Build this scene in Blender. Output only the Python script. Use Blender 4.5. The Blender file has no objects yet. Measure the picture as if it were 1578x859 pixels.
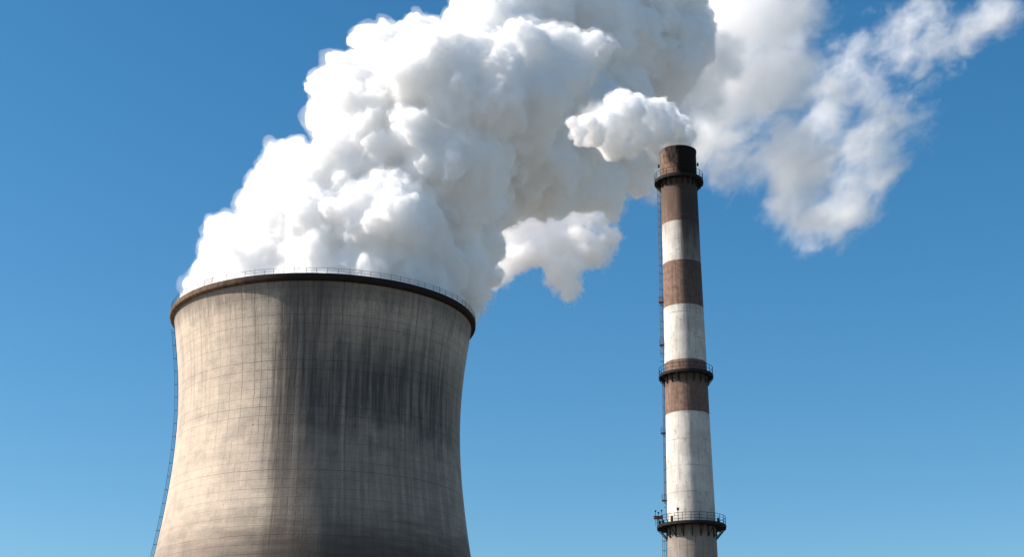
import bpy, bmesh, math, random
import numpy as np
from mathutils import Vector, Matrix

scene = bpy.context.scene
R_ = math.radians

# ------------------------------------------------------------------ camera, sky, sun, exposure
F_PX, W_PX, H_PX = 2450.0, 1578.0, 859.0
PITCH = R_(19.0)
CAM_Z = 1.7
cam_d = bpy.data.cameras.new('camera')
cam = bpy.data.objects.new('camera', cam_d)
scene.collection.objects.link(cam)
cam.location = (0, 0, CAM_Z)
cam.rotation_euler = (R_(90) + PITCH, 0, 0)
cam_d.sensor_width = 36.0
cam_d.lens = 36.0 * F_PX / W_PX
cam_d.clip_start = 0.5
cam_d.clip_end = 20000
scene.camera = cam

SUN_ELEV = R_(38.0)
SUN_AZ = R_(-92.0)          # measured from +Y towards +X: the sun stands to the left
sun_dir = Vector((math.sin(SUN_AZ) * math.cos(SUN_ELEV), math.cos(SUN_AZ) * math.cos(SUN_ELEV), math.sin(SUN_ELEV)))

world = bpy.data.worlds.new('World')
scene.world = world
world.use_nodes = True
wn, wl = world.node_tree.nodes, world.node_tree.links
bg = wn['Background']
sky = wn.new('ShaderNodeTexSky')
sky.sky_type = 'NISHITA'
sky.sun_disc = False
sky.sun_elevation = SUN_ELEV
sky.sun_rotation = SUN_AZ
sky.altitude = 0
sky.air_density = 1.0
sky.dust_density = 0.55
sky.ozone_density = 3.0
hsv = wn.new('ShaderNodeHueSaturation')
hsv.inputs['Saturation'].default_value = 1.32
hsv.inputs['Hue'].default_value = 0.491
wl.new(sky.outputs[0], hsv.inputs['Color'])
wl.new(hsv.outputs[0], bg.inputs['Color'])
bg.inputs['Strength'].default_value = 0.08

sun_l = bpy.data.lights.new('sun', 'SUN')
sun_l.energy = 4.6
sun_l.angle = R_(0.5)
sun_l.color = (1.0, 0.90, 0.79)
sun = bpy.data.objects.new('sun', sun_l)
scene.collection.objects.link(sun)
sun.rotation_euler = sun_dir.to_track_quat('Z', 'Y').to_euler()
sun.location = (-200, 0, 300)

scene.view_settings.view_transform = 'Standard'
scene.view_settings.look = 'None'
scene.view_settings.exposure = 0.77
scene.view_settings.gamma = 1.0
scene.view_settings.use_curve_mapping = False

cy = scene.cycles
cy.max_bounces = 66
cy.diffuse_bounces = 3
cy.glossy_bounces = 2
cy.transmission_bounces = 2
cy.volume_bounces = 64
cy.transparent_max_bounces = 48
cy.use_denoising = True
cy.volume_step_rate = 2.5
cy.use_adaptive_sampling = True
cy.adaptive_threshold = 0.02
cy.volume_max_steps = 512
cy.sample_clamp_indirect = 8.0


# ------------------------------------------------------------------ helpers
def link(o, parent=None):
    scene.collection.objects.link(o)
    if parent is not None:
        o.parent = parent
    return o


def tag(o, label=None, cat=None, group=None, kind=None):
    if label: o['label'] = label
    if cat: o['category'] = cat
    if group: o['group'] = group
    if kind: o['kind'] = kind
    return o


def empty(name, loc):
    o = bpy.data.objects.new(name, None)
    o.location = loc
    return link(o)


class MB:
    """Collects boxes, bars, rings and lathes and links them as one mesh object."""

    def __init__(self):
        self.bm = bmesh.new()

    def box(self, m, sx, sy, sz):
        r = bmesh.ops.create_cube(self.bm, size=1.0)
        bmesh.ops.transform(self.bm, matrix=m @ Matrix.Diagonal((sx, sy, sz, 1)), verts=r['verts'])
        return self

    def bar(self, a, b, r, seg=6):
        a, b = Vector(a), Vector(b)
        d = b - a
        if d.length < 1e-6:
            return self
        q = d.to_track_quat('Z', 'Y').to_matrix().to_4x4()
        m = Matrix.Translation((a + b) / 2) @ q
        bmesh.ops.create_cone(self.bm, cap_ends=True, segments=seg, radius1=r, radius2=r, depth=d.length, matrix=m)
        return self

    def path(self, pts, r, seg=6, closed=False):
        n = len(pts)
        for i in range(n if closed else n - 1):
            self.bar(pts[i], pts[(i + 1) % n], r, seg)
        return self

    def tube(self, pts, r, seg=6, closed=False):
        """one continuous round bar along the points"""
        P = [Vector(p) for p in pts]
        n = len(P)
        rings = []
        for i in range(n):
            a = P[(i - 1) % n] if (closed or i > 0) else P[i]
            b = P[(i + 1) % n] if (closed or i < n - 1) else P[i]
            t = (b - a).normalized()
            up = Vector((0, 0, 1)) if abs(t.z) < 0.9 else Vector((0, 1, 0))
            s = t.cross(up).normalized()
            u = s.cross(t).normalized()
            rings.append([self.bm.verts.new(P[i] + s * (r * math.cos(k * 2 * math.pi / seg)) + u * (r * math.sin(k * 2 * math.pi / seg))) for k in range(seg)])
        for i in range(n if closed else n - 1):
            A, B = rings[i], rings[(i + 1) % n]
            for k in range(seg):
                self.bm.faces.new((A[k], A[(k + 1) % seg], B[(k + 1) % seg], B[k]))
        if not closed:
            self.bm.faces.new(rings[0][::-1])
            self.bm.faces.new(rings[-1])
        return self

    def lathe(self, prof, seg=128, closed=True):
        """prof: list of (radius, z), turned round Z; closed joins last to first"""
        rings = [[self.bm.verts.new((r * math.cos(k * 2 * math.pi / seg), r * math.sin(k * 2 * math.pi / seg), z)) for k in range(seg)] for r, z in prof]
        n = len(prof)
        for i in range(n if closed else n - 1):
            A, B = rings[i], rings[(i + 1) % n]
            for k in range(seg):
                self.bm.faces.new((A[k], B[k], B[(k + 1) % seg], A[(k + 1) % seg]))
        return self

    def build(self, name, mat, parent=None, smooth=None, recalc=True):
        if recalc:
            bmesh.ops.recalc_face_normals(self.bm, faces=self.bm.faces)
        me = bpy.data.meshes.new(name)
        self.bm.to_mesh(me)
        self.bm.free()
        me.materials.append(mat)
        if smooth is not None:
            for p in me.polygons:
                p.use_smooth = True
            me.set_sharp_from_angle(angle=R_(smooth))
        return link(bpy.data.objects.new(name, me), parent)


class NT:
    """short-hand for building node trees"""

    def __init__(self, tree):
        self.t = tree

    def n(self, typ, **kw):
        x = self.t.nodes.new(typ)
        for k, v in kw.items():
            setattr(x, k, v)
        return x

    def put(self, sock, v):
        if hasattr(v, 'is_output') or isinstance(v, bpy.types.NodeSocket):
            self.t.links.new(v, sock)
        else:
            sock.default_value = v

    def m(self, op, a, b=0.0, c=0.0, clamp=False):
        x = self.n('ShaderNodeMath', operation=op, use_clamp=clamp)
        self.put(x.inputs[0], a); self.put(x.inputs[1], b); self.put(x.inputs[2], c)
        return x.outputs[0]

    def v(self, op, a, b=(0, 0, 0), s=1.0):
        x = self.n('ShaderNodeVectorMath', operation=op)
        self.put(x.inputs[0], a); self.put(x.inputs[1], b)
        if op == 'SCALE':
            self.put(x.inputs[3], s)
        return x.outputs[1] if op in ('LENGTH', 'DISTANCE', 'DOT_PRODUCT') else x.outputs[0]

    def noise(self, vec, scale, detail=4, rough=0.55, dist=0.0, color=False):
        x = self.n('ShaderNodeTexNoise')
        self.put(x.inputs['Vector'], vec)
        x.inputs['Scale'].default_value = scale
        x.inputs['Detail'].default_value = detail
        x.inputs['Roughness'].default_value = rough
        x.inputs['Distortion'].default_value = dist
        return x.outputs[1] if color else x.outputs[0]

    def ss(self, x, lo, hi, a=0.0, b=1.0):
        r = self.n('ShaderNodeMapRange', interpolation_type='SMOOTHSTEP')
        self.put(r.inputs[0], x)
        for i, w in ((1, lo), (2, hi), (3, a), (4, b)):
            self.put(r.inputs[i], w)
        return r.outputs[0]

    def sep(self, v):
        x = self.n('ShaderNodeSeparateXYZ'); self.put(x.inputs[0], v)
        return x.outputs

    def comb(self, x, y, z):
        c = self.n('ShaderNodeCombineXYZ')
        for i, w in enumerate((x, y, z)):
            self.put(c.inputs[i], w)
        return c.outputs[0]

    def mix(self, fac, a, b, blend='MIX'):
        x = self.n('ShaderNodeMix', data_type='RGBA', blend_type=blend)
        self.put(x.inputs[0], fac); self.put(x.inputs[6], a); self.put(x.inputs[7], b)
        return x.outputs[2]


def new_mat(name):
    m = bpy.data.materials.new(name)
    m.use_nodes = True
    b = m.node_tree.nodes['Principled BSDF']
    return m, NT(m.node_tree), b


def rgb(r, g, b):
    return (r, g, b, 1.0)


def cyl_coords(N):
    """angle round the object's Z axis (radians) and height, from object coordinates"""
    tc = N.n('ShaderNodeTexCoord')
    ob = tc.outputs['Object']
    s = N.sep(ob)
    return ob, N.m('ARCTAN2', s[1], s[0]), s[2]


# ------------------------------------------------------------------ materials
def metal_mat(name, col, rough=0.6, rust=0.35):
    m, N, b = new_mat(name)
    tc = N.n('ShaderNodeTexCoord').outputs['Object']
    n1 = N.noise(tc, 1.3, 5, 0.6)
    c = N.mix(N.ss(n1, 0.45, 0.7, 0.0, rust), rgb(*col), rgb(0.13, 0.065, 0.04))
    N.put(b.inputs['Base Color'], c)
    b.inputs['Roughness'].default_value = rough
    b.inputs['Metallic'].default_value = 0.0
    b.inputs['Specular IOR Level'].default_value = 0.2
    return m


M_STEEL = metal_mat('weathered_steel', (0.055, 0.055, 0.058))
M_DARKSTEEL = metal_mat('sooty_steel', (0.011, 0.011, 0.011), 0.8, 0.06)
M_GALV = metal_mat('galvanised_rail', (0.16, 0.16, 0.165), 0.5, 0.3)
M_RUST = metal_mat('rusty_box', (0.16, 0.075, 0.05), 0.7, 0.5)


def tower_concrete():
    m, N, b = new_mat('weathered_shell_concrete')
    ob, ang, z = cyl_coords(N)
    warp = N.noise(ob, 0.35, 3, 0.6, color=True)
    ws = N.sep(N.v('SUBTRACT', warp, (0.5, 0.5, 0.5)))
    u = N.m('MULTIPLY_ADD', ang, 66 / (2 * math.pi), N.m('MULTIPLY', ws[0], 0.22))
    v = N.m('MULTIPLY_ADD', z, 1 / 1.95, N.m('MULTIPLY', ws[1], 0.16))

    def line(x, w, soft):
        f = N.m('ABSOLUTE', N.m('SUBTRACT', N.m('FRACT', x), 0.5))
        return N.ss(f, 0.5 - w - soft, 0.5 - w, 0.0, 1.0)

    # along-streak coordinates: fine round the shell, long down it
    st = N.comb(N.m('MULTIPLY', ang, 33.0), N.m('MULTIPLY', z, 0.045), 3.7)
    st2 = N.comb(N.m('MULTIPLY', ang, 33.0), N.m('MULTIPLY', z, 0.16), 9.1)
    s1 = N.noise(st, 0.95, 6, 0.66)
    s2 = N.noise(st2, 1.7, 4, 0.6)
    blot = N.noise(ob, 0.045, 5, 0.55)
    mid = N.noise(ob, 0.22, 6, 0.62)
    fine = N.noise(ob, 1.6, 5, 0.65)
    brk = N.noise(N.comb(N.m('MULTIPLY', ang, 33.0), z, 0.0), 0.28, 4, 0.6)

    # run-off stains plus painted shade: heavy on the face towards -Y..+X, pale to -X
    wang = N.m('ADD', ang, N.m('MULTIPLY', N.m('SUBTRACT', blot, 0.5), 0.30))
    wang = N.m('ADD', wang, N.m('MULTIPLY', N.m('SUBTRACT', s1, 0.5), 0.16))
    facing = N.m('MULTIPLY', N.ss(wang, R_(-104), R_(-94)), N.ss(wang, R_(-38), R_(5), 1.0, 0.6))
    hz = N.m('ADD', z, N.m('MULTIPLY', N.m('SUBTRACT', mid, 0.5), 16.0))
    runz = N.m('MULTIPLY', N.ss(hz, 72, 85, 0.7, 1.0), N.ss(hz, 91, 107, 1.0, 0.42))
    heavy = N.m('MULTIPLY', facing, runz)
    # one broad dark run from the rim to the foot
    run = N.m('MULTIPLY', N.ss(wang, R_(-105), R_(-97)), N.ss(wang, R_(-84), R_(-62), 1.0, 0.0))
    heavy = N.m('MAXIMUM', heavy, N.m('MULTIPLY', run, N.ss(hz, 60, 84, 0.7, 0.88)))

    base = N.mix(N.ss(blot, 0.35, 0.68), rgb(0.66, 0.54, 0.425), rgb(0.55, 0.45, 0.36))
    # each cast panel a little different
    pu, pv = N.m('FLOOR', N.m('ADD', u, 0.5)), N.m('FLOOR', N.m('ADD', v, 0.5))
    wn_ = N.n('ShaderNodeTexWhiteNoise', noise_dimensions='2D')
    N.put(wn_.inputs['Vector'], N.comb(pu, pv, 0.0))
    base = N.mix(N.m('MULTIPLY', wn_.outputs[0], 0.30), base, rgb(0.36, 0.31, 0.265))
    base = N.mix(N.ss(mid, 0.40, 0.72, 0.0, 0.32), base, rgb(0.18, 0.162, 0.142))
    base = N.mix(N.ss(fine, 0.35, 0.8, 0.0, 0.22), base, rgb(0.13, 0.118, 0.105))
    # run-off streaks
    streak = N.m('MULTIPLY', N.ss(s1, 0.47, 0.66), N.ss(s2, 0.28, 0.62, 0.35, 1.0))
    light_run = N.m('MULTIPLY', streak, N.ss(hz, 74, 106, 0.03, 0.34))
    base = N.mix(light_run, base, rgb(0.095, 0.088, 0.08))
    base = N.mix(N.m('MULTIPLY', heavy, N.ss(s1, 0.30, 0.62, 0.66, 0.97)), base, rgb(0.060, 0.056, 0.055))  # stain and painted shade of the heavy face together
    # dark run-off just under the rim
    top = N.m('MULTIPLY', N.ss(N.m('ADD', z, N.m('MULTIPLY', N.m('SUBTRACT', s2, 0.5), 9.0)), 103.5, 110.0), 0.6)
    base = N.mix(top, base, rgb(0.07, 0.064, 0.058))
    # soot belt low on the shell, in horizontal bands
    hb = N.noise(N.comb(N.m('MULTIPLY', ang, 3.0), N.m('MULTIPLY', z, 0.55), 1.0), 1.0, 4, 0.6)
    lo = N.ss(N.m('ADD', z, N.m('MULTIPLY', N.m('SUBTRACT', hb, 0.5), 12.0)), 65.5, 52.0)
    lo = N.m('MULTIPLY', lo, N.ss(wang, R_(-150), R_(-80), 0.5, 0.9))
    base = N.mix(lo, base, rgb(0.072, 0.056, 0.046))
    # pour joints
    lh = N.m('MULTIPLY', line(v, 0.012, 0.03), N.ss(brk, 0.30, 0.58, 0.5, 1.0))
    lh2 = N.m('MULTIPLY', line(N.m('ADD', N.m('MULTIPLY', v, 2.0), 0.5), 0.02, 0.05), N.ss(brk, 0.45, 0.62, 0.0, 0.35))
    lv = N.m('MULTIPLY', line(u, 0.010, 0.03), N.ss(s2, 0.32, 0.60, 0.2, 0.9))
    lv2 = N.m('MULTIPLY', line(N.m('MULTIPLY', u, 2.0), 0.018, 0.05), N.ss(s1, 0.46, 0.60, 0.0, 0.65))
    # no two joints alike
    rv = N.n('ShaderNodeTexWhiteNoise', noise_dimensions='1D'); N.put(rv.inputs['W'], N.m('ADD', pv, 0.3))
    ru = N.n('ShaderNodeTexWhiteNoise', noise_dimensions='1D'); N.put(ru.inputs['W'], N.m('ADD', pu, 7.3))
    lh = N.m('MULTIPLY', lh, N.m('MULTIPLY_ADD', rv.outputs[0], 0.6, 0.45))
    lv = N.m('MULTIPLY', lv, N.m('MULTIPLY_ADD', ru.outputs[0], 0.9, 0.1))
    ln = N.m('MAXIMUM', N.m('MAXIMUM', lh, lh2), N.m('MULTIPLY', N.m('MAXIMUM', lv, lv2), N.ss(hz, 62, 90, 0.35, 1.0)))
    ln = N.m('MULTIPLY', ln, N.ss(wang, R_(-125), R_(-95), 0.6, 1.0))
    base = N.mix(N.m('MULTIPLY', ln, 0.88), base, rgb(0.062, 0.056, 0.052))
    # old tie holes and spalls
    pits = N.ss(N.noise(ob, 0.75, 1, 0.4), 0.80, 0.83)
    base = N.mix(N.m('MULTIPLY', pits, 0.8), base, rgb(0.05, 0.045, 0.042))
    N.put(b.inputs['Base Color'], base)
    b.inputs['Roughness'].default_value = 0.92
    b.inputs['Specular IOR Level'].default_value = 0.25
    bp = N.n('ShaderNodeBump')
    bp.inputs['Strength'].default_value = 0.6
    bp.inputs['Distance'].default_value = 0.12
    N.put(bp.inputs['Height'], N.m('SUBTRACT', N.m('MULTIPLY_ADD', mid, 0.9, N.m('MULTIPLY', fine, 0.5)), N.m('MULTIPLY', ln, 0.7)))
    N.put(b.inputs['Normal'], bp.outputs[0])
    return m


def rim_concrete():
    m, N, b = new_mat('stained_shaded_rim_concrete')
    ob, ang, z = cyl_coords(N)
    n1 = N.noise(ob, 0.5, 5, 0.6)
    st = N.noise(N.comb(N.m('MULTIPLY', ang, 33.0), N.m('MULTIPLY', z, 0.3), 0.0), 1.4, 5, 0.6)
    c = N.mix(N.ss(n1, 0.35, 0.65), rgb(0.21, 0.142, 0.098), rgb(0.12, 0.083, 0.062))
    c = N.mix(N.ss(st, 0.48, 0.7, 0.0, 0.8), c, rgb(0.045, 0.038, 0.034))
    # shade on the side away from -X, painted near black
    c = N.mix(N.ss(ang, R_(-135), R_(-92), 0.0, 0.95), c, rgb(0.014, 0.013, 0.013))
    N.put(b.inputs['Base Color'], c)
    b.inputs['Roughness'].default_value = 0.95
    b.inputs['Specular IOR Level'].default_value = 0.1
    bp = N.n('ShaderNodeBump')
    bp.inputs['Strength'].default_value = 0.6
    bp.inputs['Distance'].default_value = 0.15
    N.put(bp.inputs['Height'], N.noise(ob, 1.8, 5, 0.65))
    N.put(b.inputs['Normal'], bp.outputs[0])
    return m


BAND_Z = (104.73, 97.18, 88.8, 78.69, 69.28, 50.2)     # paint edges down the chimney


def chimney_paint():
    m, N, b = new_mat('banded_chimney_paint')
    ob, ang, z = cyl_coords(N)
    wob = N.noise(N.comb(N.m('MULTIPLY', ang, 4.0), N.m('MULTIPLY', z, 1.0), 0.0), 0.9, 4, 0.6)
    zz = N.m('ADD', z, N.m('MULTIPLY', N.m('SUBTRACT', wob, 0.5), 0.14))
    n_big = N.noise(ob, 0.35, 5, 0.6)
    n_mid = N.noise(ob, 1.3, 5, 0.65)
    st = N.noise(N.comb(N.m('MULTIPLY', ang, 4.0), N.m('MULTIPLY', z, 0.07), 0.0), 2.3, 5, 0.65)
    st_f = N.noise(N.comb(N.m('MULTIPLY', ang, 4.0), N.m('MULTIPLY', z, 0.22), 5.0), 4.5, 4, 0.6)
    white = N.mix(N.ss(n_big, 0.35, 0.65, 0.0, 0.9), rgb(0.66, 0.625, 0.575), rgb(0.50, 0.465, 0.42))
    white = N.mix(N.ss(st, 0.46, 0.74, 0.0, 0.62), white, rgb(0.24, 0.22, 0.20))
    # paint worn through in flakes along cracks
    flake = N.m('MULTIPLY', N.ss(n_mid, 0.58, 0.64), N.ss(st_f, 0.47, 0.58))
    white = N.mix(N.m('MULTIPLY', flake, 0.8), white, rgb(0.24, 0.205, 0.18))
    brown = N.mix(N.ss(n_mid, 0.35, 0.68), rgb(0.26, 0.163, 0.12), rgb(0.15, 0.094, 0.07))
    brown = N.mix(N.ss(st, 0.44, 0.74, 0.0, 0.75), brown, rgb(0.07, 0.047, 0.04))
    brown = N.mix(N.ss(st_f, 0.60, 0.74, 0.0, 0.5), brown, rgb(0.22, 0.155, 0.122))
    bare = N.mix(N.ss(n_big, 0.35, 0.7), rgb(0.30, 0.26, 0.222), rgb(0.23, 0.20, 0.176))
    bare = N.mix(N.ss(st, 0.48, 0.70, 0.0, 0.75), bare, rgb(0.14, 0.122, 0.108))
    # which band: 1 = white paint
    w = N.m('MULTIPLY', N.ss(zz, BAND_Z[0] - .02, BAND_Z[0] + .02, 1, 0), N.ss(zz, BAND_Z[1] - .02, BAND_Z[1] + .02))
    w2 = N.m('MULTIPLY', N.ss(zz, BAND_Z[2] - .02, BAND_Z[2] + .02, 1, 0), N.ss(zz, BAND_Z[3] - .02, BAND_Z[3] + .02))
    w3 = N.ss(zz, BAND_Z[4] - .02, BAND_Z[4] + .02, 1, 0)
    isw = N.m('MAXIMUM', N.m('MAXIMUM', w, w2), w3)
    c = N.mix(isw, brown, white)
    c = N.mix(N.ss(zz, BAND_Z[5] - .3, BAND_Z[5] + .1, 1, 0), c, bare)
    # soot from the mouth: heavy at the top, thinning downwards in runs
    sz = N.m('ADD', z, N.m('MULTIPLY', N.m('SUBTRACT', st, 0.5), 11.0))
    soot = N.m('MULTIPLY', N.ss(sz, 99.0, 111.5), N.ss(n_mid, 0.3, 0.7, 0.95, 0.72))
    c = N.mix(soot, c, rgb(0.09, 0.062, 0.047))
    c = N.mix(N.m('MULTIPLY', N.ss(sz, 80, 108, 0.0, 0.95), N.ss(ang, R_(-106), R_(-88))), c, rgb(0.02, 0.016, 0.015))  # upper bands: shade of the side turned from the sun, painted near black
    # shade painted onto the side away from the sun, its edge broken by streaks
    shade_side = N.ss(N.m('ADD', ang, N.m('MULTIPLY', N.m('SUBTRACT', st, 0.5), 0.5)), R_(-104), R_(-84))
    c = N.mix(N.m('MULTIPLY', shade_side, N.m('MULTIPLY_ADD', isw, -0.28, 0.55)), c, rgb(0.06, 0.046, 0.042))
    # drips under the three galleries
    for zp in (113.3, 76.3, 49.9):
        dz = N.m('SUBTRACT', zp, z)
        dl = N.m('MULTIPLY', N.m('MULTIPLY', N.ss(dz, 0.0, 0.1), N.ss(N.m('ADD', dz, N.m('MULTIPLY', st_f, -4.5)), -1.6, 0.6, 1.0, 0.0)), 0.7)
        c = N.mix(dl, c, rgb(0.06, 0.05, 0.045))
    # lift joints
    f = N.m('ABSOLUTE', N.m('SUBTRACT', N.m('FRACT', N.m('ADD', N.m('MULTIPLY', z, 1 / 4.6), N.m('MULTIPLY', N.m('SUBTRACT', wob, 0.5), 0.05))), 0.5))
    ln = N.m('MULTIPLY', N.ss(f, 0.484, 0.497), N.ss(N.noise(ob, 0.6, 4, 0.6), 0.42, 0.6, 0.05, 0.75))
    c = N.mix(ln, c, rgb(0.12, 0.10, 0.09))
    # vertical hairline cracks and dark spots
    cr = N.m('ABSOLUTE', N.m('SUBTRACT', N.noise(N.comb(N.m('MULTIPLY', ang, 4.0), N.m('MULTIPLY', z, 0.25), 2.0), 0.8, 5, 0.6), 0.5))
    c = N.mix(N.m('MULTIPLY', N.ss(cr, 0.0, 0.008, 0.6, 0.0), N.ss(n_mid, 0.5, 0.62)), c, rgb(0.13, 0.11, 0.10))
    pits = N.ss(N.noise(ob, 1.25, 1, 0.4), 0.79, 0.82)
    c = N.mix(N.m('MULTIPLY', pits, 0.85), c, rgb(0.05, 0.04, 0.035))
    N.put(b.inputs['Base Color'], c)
    b.inputs['Roughness'].default_value = 0.88
    b.inputs['Specular IOR Level'].default_value = 0.25
    bp = N.n('ShaderNodeBump')
    bp.inputs['Strength'].default_value = 0.5
    bp.inputs['Distance'].default_value = 0.05
    N.put(bp.inputs['Height'], N.m('SUBTRACT', N.m('MULTIPLY_ADD', n_mid, 0.8, N.m('MULTIPLY', st_f, 0.4)), ln))
    N.put(b.inputs['Normal'], bp.outputs[0])
    return m


def ground_mat():
    m, N, b = new_mat('dry_grass_and_yard')
    tc = N.n('ShaderNodeTexCoord').outputs['Object']
    n1 = N.noise(tc, 0.01, 6, 0.6)
    n2 = N.noise(tc, 0.4, 6, 0.65)
    c = N.mix(N.ss(n1, 0.4, 0.6), rgb(0.15, 0.135, 0.105), rgb(0.22, 0.195, 0.165))
    c = N.mix(N.ss(n2, 0.4, 0.7, 0, 0.5), c, rgb(0.13, 0.12, 0.07))
    N.put(b.inputs['Base Color'], c)
    b.inputs['Roughness'].default_value = 0.95
    return m


def steam_mat(name, dens, skin, g=0.0, col=(1, 1, 1)):
    m = bpy.data.materials.new(name)
    m.use_nodes = True
    t = m.node_tree
    t.nodes.clear()
    N = NT(t)
    out = N.n('ShaderNodeOutputMaterial')
    sc = N.n('ShaderNodeVolumeScatter')
    sc.inputs['Color'].default_value = (*col, 1)
    sc.inputs['Density'].default_value = dens
    sc.inputs['Anisotropy'].default_value = g
    t.links.new(sc.outputs[0], out.inputs['Volume'])
    # droplets at the very edge of the cloud: a faint white veil over clear air
    tr = N.n('ShaderNodeBsdfTransparent')
    df = N.n('ShaderNodeBsdfDiffuse')
    df.inputs['Color'].default_value = (0.95, 0.95, 0.95, 1)
    mx = N.n('ShaderNodeMixShader')
    mx.inputs[0].default_value = skin
    t.links.new(tr.outputs[0], mx.inputs[1])
    t.links.new(df.outputs[0], mx.inputs[2])
    t.links.new(mx.outputs[0], out.inputs['Surface'])
    return m


# ------------------------------------------------------------------ ground
def build_ground():
    bm = bmesh.new()
    n = 24
    S = 9000.0
    bmesh.ops.create_grid(bm, x_segments=n, y_segments=n, size=S)
    me = bpy.data.meshes.new('ground')
    bm.to_mesh(me); bm.free()
    me.materials.append(ground_mat())
    o = link(bpy.data.objects.new('ground', me))
    tag(o, kind='structure')


build_ground()

# ------------------------------------------------------------------ cooling tower
TX, TY = -43.4, 351.0
PROF_Z = np.array([0, 20, 40, 57.7, 61.4, 66.6, 71.7, 77.0, 83.1, 88, 92.9, 97.5, 103.5, 109.6, 110.6])
PROF_R = np.array([50.5, 44.2, 38.4, 34.35, 33.75, 33.05, 32.45, 31.95, 31.65, 31.68, 31.85, 32.2, 32.95, 33.85, 34.0])


def smooth_prof(z):
    # Catmull-Rom style cubic through the table
    zs, rs = PROF_Z, PROF_R
    i = int(np.clip(np.searchsorted(zs, z) - 1, 0, len(zs) - 2))
    m = np.gradient(rs, zs)
    h = zs[i + 1] - zs[i]
    t = (z - zs[i]) / h
    return ((2 * t**3 - 3 * t**2 + 1) * rs[i] + (t**3 - 2 * t**2 + t) * h * m[i] + (-2 * t**3 + 3 * t**2) * rs[i + 1] + (t**3 - t**2) * h * m[i + 1])


# a low-order fit takes the measuring noise out of the profile
_pf = np.polyfit(PROF_Z[2:], PROF_R[2:], 5)


def tower_r(z):
    return float(np.polyval(_pf, z)) if z >= 45 else float(smooth_prof(z))


tower = empty('cooling_tower', (TX, TY, 0))
tag(tower, 'huge pale concrete cooling tower with dark rim, streaked with soot and pouring out steam', 'cooling tower')

TOWER_H = 110.6
prof = [(tower_r(z), z) for z in np.linspace(0, TOWER_H, 110)]
inner = [(tower_r(z) - 0.8, z) for z in np.linspace(TOWER_H, 60, 26)] + [(tower_r(z) - 0.9, z) for z in np.linspace(55, 0, 8)]
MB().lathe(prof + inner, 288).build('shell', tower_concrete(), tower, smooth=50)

rw = tower_r(109.5)
MB().lathe([(rw + 0.03, 110.4), (rw + 0.55, 110.43), (rw + 1.05, 110.65), (rw + 1.15, 110.85), (rw + 1.15, 111.75), (rw + 1.05, 111.85),
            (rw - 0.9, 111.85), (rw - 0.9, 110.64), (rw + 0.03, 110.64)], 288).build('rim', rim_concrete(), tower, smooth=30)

# railing round the rim
rail = MB().tube([((rw + 1.0) * math.cos(a), (rw + 1.0) * math.sin(a), 112.98) for a in np.linspace(0, 2 * math.pi, 192, endpoint=False)], 0.04, 5, closed=True)
rail.tube([((rw + 1.0) * math.cos(a), (rw + 1.0) * math.sin(a), 112.42) for a in np.linspace(0, 2 * math.pi, 192, endpoint=False)], 0.035, 5, closed=True)
railing = rail.build('railing', M_STEEL, tower)
rnd = random.Random(4)
pm = None
for i in range(96):
    a = (i + rnd.uniform(-.12, .12)) * 2 * math.pi / 96
    if pm is None:
        p = MB().bar((0, 0, 0), (0, 0, 1.22), 0.045, 6).build('railing_post', M_STEEL, railing)
        pm = p.data
    else:
        p = link(bpy.data.objects.new('railing_post', pm), railing)
    p.location = ((rw + 1.0) * math.cos(a), (rw + 1.0) * math.sin(a), 111.8)
    p.rotation_euler = (rnd.uniform(-.05, .05), rnd.uniform(-.05, .05), a)
    p.scale = (1, 1, rnd.choice((1, 1, 1, 1.05, 1.25)))


def caged_ladder(name, rad, z0, z1, ang, parent, mat, half=0.28, cage=0.75, off=0.25, hoop=1.6, rung=0.33):
    """a ladder with a safety cage, standing off a round wall whose radius is rad(z)"""
    er = Vector((math.cos(ang), math.sin(ang), 0)); et = Vector((-math.sin(ang), math.cos(ang), 0))
    zs = np.arange(z0, z1 + 0.01, 1.0)

    def P(z, o, s):
        return er * (rad(z) + o) + et * s + Vector((0, 0, z))
    lad = MB()
    for s in (-half, half):
        lad.tube([P(z, off, s) for z in zs], 0.045, 5)
    for z in np.arange(z0 + .2, z1, rung):
        lad.bar(P(z, off, -half), P(z, off, half), 0.022, 5)
    for z in np.arange(z0 + .5, z1, 3.0):
        for s in (-half, half):
            lad.bar(P(z, -0.1, s), P(z, off, s), 0.035, 5)
    L = lad.build(name, mat, parent)
    cg = MB()
    hz = np.arange(z0 + 2.2, z1 + .01, hoop)
    for z in hz:
        pts = [P(z, off, -half)] + [P(z, off + cage * 0.5 - cage * 0.5 * math.cos(t), 0) + et * (-(half + .12) * math.cos((t - math.pi / 2) * .0) * 0) for t in ()] + \
              [P(z, off + cage * math.sin(t), -(half + 0.1) * math.cos(t)) for t in np.linspace(0.15, math.pi - 0.15, 9)] + [P(z, off, half)]
        cg.path(pts, 0.032, 5)
    for t in np.linspace(0.5, math.pi - 0.5, 5):
        cg.tube([P(z, off + cage * math.sin(t), -(half + 0.1) * math.cos(t)) for z in zs if z >= z0 + 2.2], 0.02, 4)
    cg.build('safety_cage', mat, L)
    return L


LAD_T = math.atan2(-TY, -TX) - R_(85.5)      # just round the left outline as seen from the camera's side
caged_ladder('ladder', tower_r, 3.0, 108.7, LAD_T, tower, M_DARKSTEEL, half=0.33, cage=0.7, off=0.14, hoop=3.0)

# ------------------------------------------------------------------ chimney
CX, CY = 30.6, 270.0
CH_TOP = 119.4


def chim_r(z):
    return float(np.interp(z, [0, 44.8, 67.2, 98.4, 111.0, 122], [4.75, 4.21, 3.86, 3.42, 3.33, 3.27]))


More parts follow.
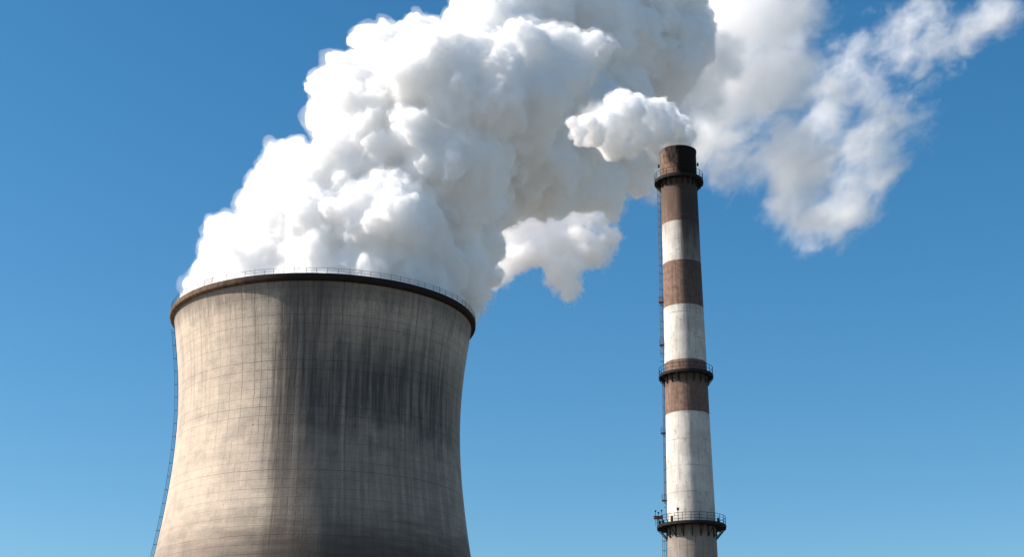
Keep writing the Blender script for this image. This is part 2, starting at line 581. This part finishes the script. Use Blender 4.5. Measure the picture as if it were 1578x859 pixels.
chimney = empty('chimney', (CX, CY, 0))
tag(chimney, 'tall round chimney in brown and white bands with railed galleries and a soot-black mouth', 'chimney')
zs = np.concatenate([np.linspace(0, 45, 16), np.linspace(47, 118.6, 60)])
pr = [(chim_r(z), z) for z in zs] + [(chim_r(CH_TOP) - 0.55, 118.6), (chim_r(100) - 0.6, 100), (chim_r(0) - 0.6, 0)]
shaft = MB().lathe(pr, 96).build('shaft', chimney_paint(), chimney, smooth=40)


def soot_shade_mat():
    m, N, b = new_mat('sooty_shaded_mouth')
    ob, ang, z = cyl_coords(N)
    n1 = N.noise(ob, 1.2, 5, 0.65)
    st = N.noise(N.comb(N.m('MULTIPLY', ang, 4.0), N.m('MULTIPLY', z, 0.2), 0.0), 2.2, 5, 0.6)
    c = N.mix(N.ss(n1, 0.35, 0.7), rgb(0.21, 0.142, 0.105), rgb(0.12, 0.082, 0.062))
    c = N.mix(N.ss(st, 0.48, 0.68, 0.0, 0.85), c, rgb(0.022, 0.018, 0.016))
    c = N.mix(N.ss(N.m('ADD', ang, N.m('MULTIPLY', N.m('SUBTRACT', st, 0.5), 0.5)), R_(-110), R_(-92), 0.0, 0.97), c, rgb(0.009, 0.008, 0.008))  # besides the soot, the cap's unlit side is painted almost black
    N.put(b.inputs['Base Color'], c)
    b.inputs['Roughness'].default_value = 0.95
    b.inputs['Specular IOR Level'].default_value = 0.1
    bp = N.n('ShaderNodeBump')
    bp.inputs['Strength'].default_value = 0.5
    bp.inputs['Distance'].default_value = 0.06
    N.put(bp.inputs['Height'], n1)
    N.put(b.inputs['Normal'], bp.outputs[0])
    return m


M_SOOT_SHADE = soot_shade_mat()
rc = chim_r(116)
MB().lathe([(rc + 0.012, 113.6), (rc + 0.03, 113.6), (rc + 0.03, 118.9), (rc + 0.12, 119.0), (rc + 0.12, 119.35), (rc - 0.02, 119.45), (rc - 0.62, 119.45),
            (rc - 0.62, 118.61), (rc + 0.012, 118.61)], 96).build('cap', M_SOOT_SHADE, chimney, smooth=35)


def gallery(z, over, rail_h, mat, name='gallery', thick=0.32, n_br=20, drop=1.3, posts=20, mid=1):
    """ring walkway round the shaft with brackets and a railing"""
    r0 = chim_r(z)
    r1 = r0 + over
    g = MB().lathe([(r0 + 0.06, z), (r1, z), (r1, z + thick), (r1 - .06, z + thick + .1), (r1 - .12, z + thick), (r0 + 0.06, z + thick)], 96).build(name, mat, chimney, smooth=30)
    bm_ = None
    for i in range(n_br):
        a = i * 2 * math.pi / n_br + 0.08
        if bm_ is None:
            mb = MB()
            mb.box(Matrix.Translation((over * 0.5 + 0.05, 0, -0.09)), over * 0.98, 0.12, 0.17)
            mb.box(Matrix.Translation((0.12, 0, -drop * 0.5)), 0.14, 0.12, drop)
            mb.bar((0.12, 0, -drop * 0.95), (over * 0.92, 0, -0.12), 0.075, 6)
            br = mb.build('bracket', mat, g)
            bm_ = br.data
        else:
            br = link(bpy.data.objects.new('bracket', bm_), g)
        br.location = (r0 * math.cos(a), r0 * math.sin(a), z)
        br.rotation_euler = (0, 0, a)
    ra = r1 - 0.08
    circ = lambda h: [(ra * math.cos(a), ra * math.sin(a), z + thick + h) for a in np.linspace(0, 2 * math.pi, 96, endpoint=False)]
    rl = MB().tube(circ(rail_h), 0.042, 6, closed=True)
    for k in range(mid):
        rl.tube(circ(rail_h * (k + 1) / (mid + 1)), 0.03, 5, closed=True)
    rlo = rl.build('railing', mat, g)
    pm = None
    for i in range(posts):
        a = i * 2 * math.pi / posts
        if pm is None:
            p = MB().bar((0, 0, 0), (0, 0, rail_h), 0.042, 6).build('railing_post', mat, rlo)
            pm = p.data
        else:
            p = link(bpy.data.objects.new('railing_post', pm), rlo)
        p.location = (ra * math.cos(a), ra * math.sin(a), z + thick)
    return g


gallery(113.0, 1.15, 1.25, M_DARKSTEEL, thick=0.5, n_br=20, drop=1.2)
gallery(76.1, 1.05, 1.3, M_DARKSTEEL, thick=0.4, n_br=18, drop=1.4)
g3 = gallery(49.5, 1.75, 1.45, M_DARKSTEEL, thick=0.38, n_br=18, drop=1.9, posts=26, mid=2)

VIEW_C = math.atan2(-CY, -CX)           # direction from the chimney to the camera


def at_c(off_deg, r, z):
    a = VIEW_C + R_(off_deg)
    return Vector((r * math.cos(a), r * math.sin(a), z)), a


LAD_C = VIEW_C - R_(86)
caged_ladder('ladder', chim_r, 2.0, 49.0, LAD_C, chimney, M_STEEL, half=0.25, cage=0.65, off=0.22, hoop=1.6)
caged_ladder('ladder', chim_r, 51.0, 75.8, LAD_C, chimney, M_STEEL, half=0.2, cage=0.32, off=0.12, hoop=2.2, rung=0.4)
caged_ladder('ladder', chim_r, 77.0, 112.8, LAD_C, chimney, M_STEEL, half=0.25, cage=0.5, off=0.18, hoop=1.5)


def rest_landing(z, mat):
    a = LAD_C
    r = chim_r(z)
    m = Matrix.Rotation(a, 4, 'Z')
    mb = MB()
    mb.box(m @ Matrix.Translation((r + 0.42, 0, z)), 0.8, 1.0, 0.1)
    for dx, dy in ((0.8, -.48), (0.8, .48), (0.1, -.48), (0.1, .48)):
        mb.bar(m @ Vector((r + dx, dy, z)), m @ Vector((r + dx, dy, z + 1.0)), 0.03, 5)
    for h in (0.5, 1.0):
        mb.path([m @ Vector((r + .1, -.48, z + h)), m @ Vector((r + .8, -.48, z + h)), m @ Vector((r + .8, .48, z + h)), m @ Vector((r + .1, .48, z + h))], 0.025, 5)
    mb.bar(m @ Vector((r, 0, z - .8)), m @ Vector((r + .75, 0, z - .05)), 0.04, 5)
    return mb.build('rest_landing', mat, chimney)


for z in (90.2, 82.2, 66.2, 54.4):
    rest_landing(z, M_RUST if z > 80 else M_STEEL)

# warning lamps either side of the mouth
for off in (-88, 88):
    p, a = at_c(off, chim_r(116.5) + 0.05, 116.7)
    m = Matrix.Translation(p) @ Matrix.Rotation(a, 4, 'Z')
    mb = MB()
    mb.bar(m @ Vector((-.05, 0, -.15)), m @ Vector((.28, 0, -.15)), 0.05, 6)
    mb.bar(m @ Vector((.22, 0, -.3)), m @ Vector((.22, 0, .22)), 0.17, 10)
    mb.bar(m @ Vector((.22, 0, .22)), m @ Vector((.22, 0, .34)), 0.10, 10)
    mb.build('warning_lamp', M_DARKSTEEL, chimney)

# kit on the lowest gallery: a rusty locker and masts at the left, a lamp post and a locker in front
r3 = chim_r(49.5) + 1.75 - 0.1
p, a = at_c(-82, r3 + .15, 50.0)
m = Matrix.Translation(p) @ Matrix.Rotation(a, 4, 'Z')
MB().box(m @ Matrix.Translation((-.3, 0, 1.35)), 1.5, 1.1, .35).box(m @ Matrix.Translation((-.3, 0, 1.56)), 1.6, 1.2, .06).build('equipment_tray', M_RUST, g3)
for dx, h in ((-.9, 2.6), (.15, 2.5), (-.35, 2.2)):
    MB().bar(m @ Vector((dx, 0, 0)), m @ Vector((dx, 0, h)), .05, 6).box(m @ Matrix.Translation((dx, 0, h)), .26, .2, .24).build('mast', M_DARKSTEEL, g3)
p, a = at_c(-22, r3, 49.9)
m = Matrix.Translation(p) @ Matrix.Rotation(a, 4, 'Z')
MB().bar(m @ Vector((0, 0, 0)), m @ Vector((0, 0, 2.0)), .06, 6).box(m @ Matrix.Translation((0, 0, 2.05)), .3, .34, .42).bar(m @ Vector((0, 0, 1.9)), m @ Vector((.25, 0, 1.8)), .07, 6).build('floodlight', M_DARKSTEEL, g3)
for off, w, h in ((-36, .3, .95), (-60, .28, .6), (-75, .35, .7), (55, .25, .7)):
    p, a = at_c(off, r3 - .3, 49.9)
    m = Matrix.Translation(p) @ Matrix.Rotation(a, 4, 'Z')
    MB().box(m @ Matrix.Translation((0, 0, h / 2)), .3, w, h).box(m @ Matrix.Translation((0, 0, h + .03)), .36, w + .06, .06).bar(m @ Vector((.0, 0, h)), m @ Vector((0, 0, h + .3)), .04, 6).build('control_box', M_DARKSTEEL, g3)


# ------------------------------------------------------------------ steam
def at(px, py, Y):
    """the point of the photograph's pixel at the distance Y from the camera's foot"""
    x, y = (px - W_PX / 2) / F_PX, (H_PX / 2 - py) / F_PX
    d = Vector((x, math.cos(PITCH) - y * math.sin(PITCH), math.sin(PITCH) + y * math.cos(PITCH)))
    t = Y / d.y
    return Vector((0, 0, CAM_Z)) + d * t, t / F_PX       # point, metres per pixel there


def ico(sub):
    bm = bmesh.new()
    bmesh.ops.create_icosphere(bm, subdivisions=sub, radius=1.0)
    v = np.array([x.co[:] for x in bm.verts]); f = np.array([[w.index for w in x.verts] for x in bm.faces])
    bm.free()
    return v, f


_rs = np.random.RandomState(11)
_perm = np.concatenate([_rs.permutation(256)] * 2)
_grad = _rs.normal(size=(256, 3)); _grad /= np.linalg.norm(_grad, axis=1)[:, None]


def perlin(p):
    i = np.floor(p).astype(int); f = p - i
    i &= 255
    u = f * f * f * (f * (f * 6 - 15) + 10)
    out = 0
    for dx in (0, 1):
        for dy in (0, 1):
            for dz in (0, 1):
                h = _perm[_perm[_perm[(i[:, 0] + dx) & 255] + ((i[:, 1] + dy) & 255)] + ((i[:, 2] + dz) & 255)]
                d = (_grad[h] * (f - np.array([dx, dy, dz]))).sum(1)
                w = (u[:, 0] if dx else 1 - u[:, 0]) * (u[:, 1] if dy else 1 - u[:, 1]) * (u[:, 2] if dz else 1 - u[:, 2])
                out = out + d * w
    return out


def billow_mesh(name, core, seed, voxel, kids=(16, 11), kid_r=((.26, .50), (.25, .45)), reach=.86, warp=(), bumps=(), min_r=0.5):
    """core spheres (x, y, z, r) grow children on their surfaces, twice, and the union is remeshed and roughened"""
    rs = np.random.RandomState(seed)
    core = np.array(core, float)
    allc = [core]
    level = core
    for n, (a, b) in zip(kids, kid_r):
        new = []
        for c in level:
            k = n
            d = rs.normal(size=(k, 3)); d /= np.linalg.norm(d, axis=1)[:, None]
            r = c[3] * rs.uniform(a, b, k)
            ctr = c[:3] + d * (c[3] * rs.uniform(reach - .1, reach + .08, k))[:, None]
            new.append(np.c_[ctr, r])
        new = np.concatenate(new)
        new = new[new[:, 3] > min_r * .6]
        # leave out what lies buried inside the core
        dist = np.linalg.norm(new[:, None, :3] - core[None, :, :3], axis=2) - core[None, :, 3]
        keep = dist.min(1) > -new[:, 3] * 0.9
        new = new[keep]
        allc.append(new)
        level = new
    vs, fs, o = [], [], 0
    V2, F2 = ico(2); V3, F3 = ico(3)
    for li, arr in enumerate(allc):
        V, F = (V3, F3) if li == 0 else (V2, F2)
        vs.append((arr[:, None, :3] + V[None] * arr[:, None, 3:4]).reshape(-1, 3))
        fs.append((F[None] + (np.arange(len(arr)) * len(V))[:, None, None] + o).reshape(-1, 3))
        o += len(arr) * len(V)
    v = np.concatenate(vs); f = np.concatenate(fs)
    me = bpy.data.meshes.new(name + '_seed')
    me.vertices.add(len(v)); me.vertices.foreach_set('co', v.ravel())
    me.loops.add(len(f) * 3); me.loops.foreach_set('vertex_index', f.ravel().astype(np.int32))
    me.polygons.add(len(f)); me.polygons.foreach_set('loop_start', np.arange(0, len(f) * 3, 3, dtype=np.int32))
    me.update(calc_edges=True)
    tmp = bpy.data.objects.new('tmp', me)
    scene.collection.objects.link(tmp)
    rm = tmp.modifiers.new('r', 'REMESH')
    rm.mode = 'VOXEL'; rm.voxel_size = voxel
    sm = tmp.modifiers.new('s', 'SMOOTH'); sm.factor = 0.5; sm.iterations = 2
    dg = bpy.context.evaluated_depsgraph_get()
    out = bpy.data.meshes.new_from_object(tmp.evaluated_get(dg))
    bpy.data.objects.remove(tmp); bpy.data.meshes.remove(me)
    out.name = name
    n = len(out.vertices)
    co = np.empty(n * 3, np.float32); out.vertices.foreach_get('co', co); co = co.reshape(-1, 3).astype(float)
    no = np.empty(n * 3, np.float32); out.vertices.foreach_get('normal', no); no = no.reshape(-1, 3).astype(float)
    d0 = co.copy()
    for s, amp in warp:
        for ax in range(3):
            d0[:, ax] += amp * perlin(co / s + 37.1 * (ax + 1) + s)
    for s, amp in bumps:
        d0 += no * (amp * (0.35 - 2.0 * np.abs(perlin(co / s + 11.7 * s))))[:, None]
    out.vertices.foreach_set('co', d0.astype(np.float32).ravel())
    out.update()
    tmp = bpy.data.objects.new('tmp', out)
    scene.collection.objects.link(tmp)
    rm = tmp.modifiers.new('r', 'REMESH')
    rm.mode = 'VOXEL'; rm.voxel_size = voxel
    dg = bpy.context.evaluated_depsgraph_get()
    fin = bpy.data.meshes.new_from_object(tmp.evaluated_get(dg))
    bpy.data.objects.remove(tmp); bpy.data.meshes.remove(out)
    out = fin
    out.name = name
    out.polygons.foreach_set('use_smooth', np.ones(len(out.polygons), bool))
    out.update()
    print(name, 'verts', n, 'spheres', [len(a) for a in allc])
    return out


def swell(src, name, base, bumps, voxel):
    """the ragged outer layer of a cloud: the surface pushed out unevenly along its normals"""
    n = len(src.vertices)
    co = np.empty(n * 3, np.float32); src.vertices.foreach_get('co', co); co = co.reshape(-1, 3).astype(float)
    no = np.empty(n * 3, np.float32); src.vertices.foreach_get('normal', no); no = no.reshape(-1, 3).astype(float)
    off = np.full(n, base)
    for s_, amp in bumps:
        off = off + amp * np.maximum(0, perlin(co / s_ + 5.3 * s_) * 2.2)
    me = src.copy()
    me.vertices.foreach_set('co', (co + no * off[:, None]).astype(np.float32).ravel())
    me.update()
    tmp = bpy.data.objects.new('tmp', me)
    scene.collection.objects.link(tmp)
    rm = tmp.modifiers.new('r', 'REMESH')
    rm.mode = 'VOXEL'; rm.voxel_size = voxel
    out = bpy.data.meshes.new_from_object(tmp.evaluated_get(bpy.context.evaluated_depsgraph_get()))
    bpy.data.objects.remove(tmp); bpy.data.meshes.remove(me)
    out.name = name
    out.polygons.foreach_set('use_smooth', np.ones(len(out.polygons), bool))
    return out


def core_from(px_list, Y0, seed, spread=1.0, squash=1.0):
    rs = np.random.RandomState(seed)
    out = []
    for it in px_list:
        px, py, rp = it[:3]
        dy = it[3] if len(it) > 3 else rs.uniform(-10, 10) * spread
        p, mpp = at(px, py, Y0 + dy)
        out.append((p.x, p.y, p.z, rp * mpp))
    return out


# the dense plume: rises off the tower's mouth and leans over to the right, behind the chimney
PLUME = [
    (318, 455, 34, 4), (345, 425, 44, 0), (395, 428, 58, -11), (395, 440, 60, 16), (480, 432, 72, -12), (480, 425, 80, 16), (570, 434, 72, -12), (580, 425, 84, 16),
    (650, 444, 54, -9), (655, 430, 66, 12), (690, 458, 40, 4),
    (350, 375, 36, 0), (395, 385, 42, 4), (425, 335, 58, -4), (445, 285, 56, 2), (448, 243, 27, 4), (470, 365, 80, -8), (500, 300, 72, -6), (520, 360, 90, 8), (600, 360, 95, -10),
    (600, 300, 95, 10), (560, 250, 70, -8), (665, 340, 88, 4), (690, 395, 72, 0), (715, 400, 58, 6), (700, 440, 40, 2),
    (548, 168, 66, 0), (590, 185, 85, -6), (576, 122, 46, 4), (625, 102, 62, -4), (614, 78, 40, 4), (655, 74, 40, 6), (655, 130, 85, -10), (660, 200, 100, 4), (690, 250, 95, -8), (720, 300, 85, 4),
    (730, 150, 90, -12), (745, 220, 100, 2), (775, 95, 84, 6), (800, 35, 90, 10), (775, 10, 60, 8), (790, 150, 90, -8), (800, 240, 80, 2), (835, 110, 76, -14), (850, 190, 95, 4),
    (860, 20, 100, 12), (900, 90, 100, 10), (905, 195, 84, 10), (920, 240, 56, 12), (870, 265, 52, 8), (960, 20, 100, 14), (990, 95, 84, 12), (975, 165, 60, 16), (1045, 70, 52, 10), (1010, 10, 76, 14), (880, 285, 40, 4), (925, 282, 40, 4), (970, 262, 38, 6), (995, 215, 40, 8), (850, 295, 34, 2),
]
STEAM_D = steam_mat('dense_steam', 1.0, 0.07, g=0.2, col=(.990, .986, .991))
# the wind carries it away from the camera as well as to the right
PLUME = [(px, py, r, dy + 30 * min(1, max(0, (px - 770) / 200))) for px, py, r, dy in PLUME]
core = core_from(PLUME, 351, 3)
# a root of steam inside the tower's mouth
for k in range(14):
    a = k * 2 * math.pi / 14
    core.append((TX + 20 * math.cos(a), TY + 20 * math.sin(a), 106.0, 9.0))
core.append((TX, TY, 106.0, 17.0))
plume_me = billow_mesh('steam_plume', core, 5, 0.31, kids=(18, 14), kid_r=((.18, .46), (.18, .42)), warp=((16, 4.0), (6, 2.2), (2.6, .9)), bumps=((7, 1.5), (3.6, 1.3), (1.9, 1.15), (1.0, .75), (.6, .3)))
plume_me.materials.clear(); plume_me.materials.append(STEAM_D)
plume_me.name = 'dense_core'
veil_me = swell(plume_me, 'steam_plume', 0.22, ((5.0, 1.3), (2.2, 1.0), (1.1, 0.6)), 0.36)
veil_me.materials.clear(); veil_me.materials.append(steam_mat('thin_outer_steam', 0.065, 0.015, g=0.0, col=(.99, .989, .992)))
plume = link(bpy.data.objects.new('steam_plume', veil_me))
link(bpy.data.objects.new('dense_core', plume_me), plume)
tag(plume, 'enormous billowing white steam cloud rising out of the cooling tower and leaning behind the chimney', 'steam plume')

# the smoke off the chimney's mouth, carried to the left
SMOKE = [(px, py, r, -24.0 * (1052 - px) / 150.0 + j) for px, py, r, j in (
    (1046, 212, 19, 3), (1054, 203, 15, 3), (1030, 202, 22, 2), (1040, 188, 17, 2), (1003, 196, 32, 0), (988, 182, 32, 1), (1015, 182, 26, 1), (966, 207, 29, 1), (957, 178, 30, -2), (972, 165, 18, 1),
    (948, 217, 22, 0), (933, 195, 27, 1), (915, 205, 18, 0), (906, 188, 13, -1), (893, 203, 10, 0), (882, 190, 7, 0), (945, 160, 13, 0), (890, 218, 6, 1))]
smoke_me = billow_mesh('chimney_smoke', core_from(SMOKE, 270, 4), 8, 0.13, kids=(18, 14), kid_r=((.18, .46), (.18, .42)), warp=((5, 1.0), (1.8, .6), (.8, .25)), bumps=((2.2, .5), (1.1, .36), (.6, .2), (.35, .1)), min_r=.15)
smoke_me.materials.clear(); smoke_me.materials.append(steam_mat('chimney_smoke_vapour', 1.3, 0.05, g=0.2, col=(.988, .985, .98)))
smoke_me.name = 'dense_core'
sveil = swell(smoke_me, 'chimney_smoke', 0.1, ((1.8, .5), (.8, .32), (.45, .18)), 0.15)
sveil.materials.clear(); sveil.materials.append(steam_mat('thin_outer_smoke', 0.35, 0.015, g=0.0, col=(.985, .983, .98)))
smoke = link(bpy.data.objects.new('chimney_smoke', sveil))
link(bpy.data.objects.new('dense_core', smoke_me), smoke)
tag(smoke, 'small dense white puff of smoke blowing leftwards off the chimney mouth', 'smoke', kind='thing')


# the thin, torn part of the plume that drifts on to the right
DRIFT = [
    (1080, 60, 110, 22, 1.5), (1150, 30, 120, 26, 1.6), (1120, 130, 105, 26, 1.4), (1180, 140, 90, 28, 1.2), (1190, -20, 100, 28, 1.3), (1225, 95, 62, 28, .9), (1075, 200, 70, 24, 1.2), (1140, 210, 70, 28, .9),
    (1205, 215, 75, 28, .85), (1245, 255, 70, 28, 1.0), (1240, 315, 54, 28, .95), (1305, 305, 58, 28, 1.05), (1345, 240, 64, 30, 1.15), (1370, 185, 54, 30, 1.05), (1340, 140, 44, 32, .75), (1310, 120, 44, 32, .55),
    (1400, 105, 52, 32, .8), (1450, 80, 46, 34, .75), (1500, 45, 50, 34, .8), (1535, 15, 44, 34, .85), (1420, 180, 36, 32, .45), (1385, 50, 40, 32, .5), (1110, 270, 45, 24, .8), (1080, 255, 40, 24, .8),
    (1030, 230, 60, -12, 1.1), (1060, 150, 70, -8, 1.1), (1090, 60, 60, -4, 1.1), (1000, 190, 60, -12, 1.0),
    (1450, 10, 40, 34, .5), (1270, 190, 56, 28, .7), (1275, 130, 52, 28, .9), (1292, 100, 42, 30, .8), (1300, 70, 40, 30, .5), (1340, 50, 40, 30, .5), (1290, 355, 30, 28, .5), (1230, 350, 30, 28, .5), (1160, 270, 40, 26, .45),
]
TONGUE = [
    (790, 350, 52, 22, 1.0), (835, 335, 50, 24, 1.0), (830, 385, 46, 22, 1.0), (885, 370, 46, 24, .95), (915, 385, 36, 24, .9), (870, 425, 36, 22, .95), (880, 445, 20, 22, .8), (935, 370, 24, 24, .7), (790, 400, 40, 22, .9),
    (765, 425, 26, 20, .8), (900, 325, 44, 24, .8), (735, 455, 24, 8, .6), (745, 430, 22, 14, .7),
]


def fog(name, blobs, Y0, seed, voxel, dens, n_amp, thr, soft, warp, parent, scale=1.0, knee=0, stretch=None):
    pts = []
    for px, py, rp, dy, w in blobs:
        p, mpp = at(px, py, Y0 + dy)
        pts.append((p, rp * mpp, w))
    lo = [min(p[i] - r * 1.4 for p, r, w in pts) for i in range(3)]
    hi = [max(p[i] + r * 1.4 for p, r, w in pts) for i in range(3)]
    g = bpy.data.node_groups.new(name + '_field', 'GeometryNodeTree')
    g.interface.new_socket('Geometry', in_out='INPUT', socket_type='NodeSocketGeometry')
    g.interface.new_socket('Geometry', in_out='OUTPUT', socket_type='NodeSocketGeometry')
    N = NT(g)
    out = N.n('NodeGroupOutput')
    pos = N.n('GeometryNodeInputPosition').outputs[0]
    q = N.v('ADD', pos, (seed * 17.3, seed * 5.1, seed * 9.7))
    wp = pos
    for sc, amp in warp:
        wcol = N.noise(q, 1.0 / sc, 2, 0.5, color=True)
        wp = N.v('ADD', wp, N.v('SCALE', N.v('SUBTRACT', wcol, (.5, .5, .5)), s=amp * 2))
    f = None
    for p, r, w in pts:
        d = N.v('DISTANCE', wp, tuple(p))
        k = N.m('MULTIPLY_ADD', d, -w / r, w)
        f = k if f is None else N.m('SMOOTH_MAX', f, k, 0.18)
    if knee:
        f = N.m('SMOOTH_MIN', f, N.m('MULTIPLY_ADD', f, 0.3, knee), 0.1)
    q2 = N.v('ADD', q, N.v('SUBTRACT', wp, pos))
    if stretch:
        # filaments drawn out along the wind
        ax = tuple(Vector(stretch).normalized())
        dt = N.n('ShaderNodeVectorMath', operation='DOT_PRODUCT')
        N.put(dt.inputs[0], q2); dt.inputs[1].default_value = ax
        q2 = N.v('SUBTRACT', q2, N.v('SCALE', ax, s=N.m('MULTIPLY', dt.outputs['Value'], 0.5)))
    n1 = N.noise(q2, 1.0 / (13.0 * scale), 7, 0.60)
    n2 = N.noise(q2, 1.0 / (3.2 * scale), 4, 0.65)
    val = N.m('ADD', f, N.m('MULTIPLY', N.m('SUBTRACT', N.m('MULTIPLY_ADD', n2, 0.4, n1), 0.70), n_amp))
    dn = N.m('MULTIPLY', N.ss(val, thr, thr + soft), dens)
    vc = N.n('GeometryNodeVolumeCube')
    N.put(vc.inputs['Density'], dn)
    vc.inputs['Min'].default_value = lo
    vc.inputs['Max'].default_value = hi
    for ax, k in zip('XYZ', range(3)):
        vc.inputs['Resolution ' + ax].default_value = max(8, int((hi[k] - lo[k]) / voxel))
    sm = N.n('GeometryNodeSetMaterial')
    m = bpy.data.materials.new(name + '_vapour')
    m.use_nodes = True
    t = m.node_tree
    t.nodes.clear()
    M = NT(t)
    o_ = M.n('ShaderNodeOutputMaterial')
    pv = M.n('ShaderNodeVolumePrincipled')
    pv.inputs['Color'].default_value = (.997, .996, .998, 1)
    pv.inputs['Density'].default_value = 1.0
    pv.inputs['Anisotropy'].default_value = 0.0
    t.links.new(pv.outputs[0], o_.inputs['Volume'])
    sm.inputs['Material'].default_value = m
    g.links.new(vc.outputs[0], sm.inputs['Geometry'])
    g.links.new(sm.outputs[0], out.inputs[0])
    vd = bpy.data.volumes.new(name)
    vd.materials.append(m)
    o = link(bpy.data.objects.new(name, vd), parent)
    md = o.modifiers.new('field', 'NODES')
    md.node_group = g
    return o


DRIFT = [(px, py, r, 20 if dy < 0 else dy, w) for px, py, r, dy, w in DRIFT]
BULK = [b for b in DRIFT if b[0] < 1260] + [(1040, 215, 72, -20, 1.1), (1075, 150, 62, -20, 1.0), (1110, 85, 52, -18, .8), (1015, 265, 40, -20, .8), (1240, 40, 52, 26, .8), (1265, 110, 56, 30, .8)]
TORN = [b for b in DRIFT if b[0] >= 1210]
fog('drifting_wisp', TORN, 455, 6, 0.42, 0.15, 2.7, 0.05, 0.9, ((30, 6), (11, 4), (5, 2.4), (2.2, 1.0)), plume, knee=0.28, stretch=(0.8, 0, 0.6))
fog('drifting_wisp', BULK, 410, 1, 0.42, 0.16, 2.6, 0.06, 0.85, ((30, 6), (11, 4), (5, 2.4), (2.2, 1.0)), plume, knee=0.28, stretch=(0.8, 0, 0.6))
fog('hanging_wisp', TONGUE, 412, 2, 0.36, 0.7, 2.0, 0.12, 0.4, ((18, 4), (6, 2.4), (2.5, 1.1), (1.2, .5)), plume, scale=.7, knee=0.4)

TRAIL = [(905, 195, 26, -23, 1.0), (888, 192, 18, -26, .9), (892, 212, 16, -26, .8), (925, 172, 22, -20, .9), (935, 218, 26, -19, .9), (960, 230, 20, -15, .8), (905, 172, 18, -23, .8), (948, 155, 18, -17, .7), (985, 225, 24, -11, .8), (1010, 222, 22, -6, .7)]
fog('trailing_wisp', TRAIL, 270, 5, 0.15, 0.4, 1.5, 0.02, 0.7, ((8, 1.0), (3, .9), (1.2, .45)), smoke, scale=.22)
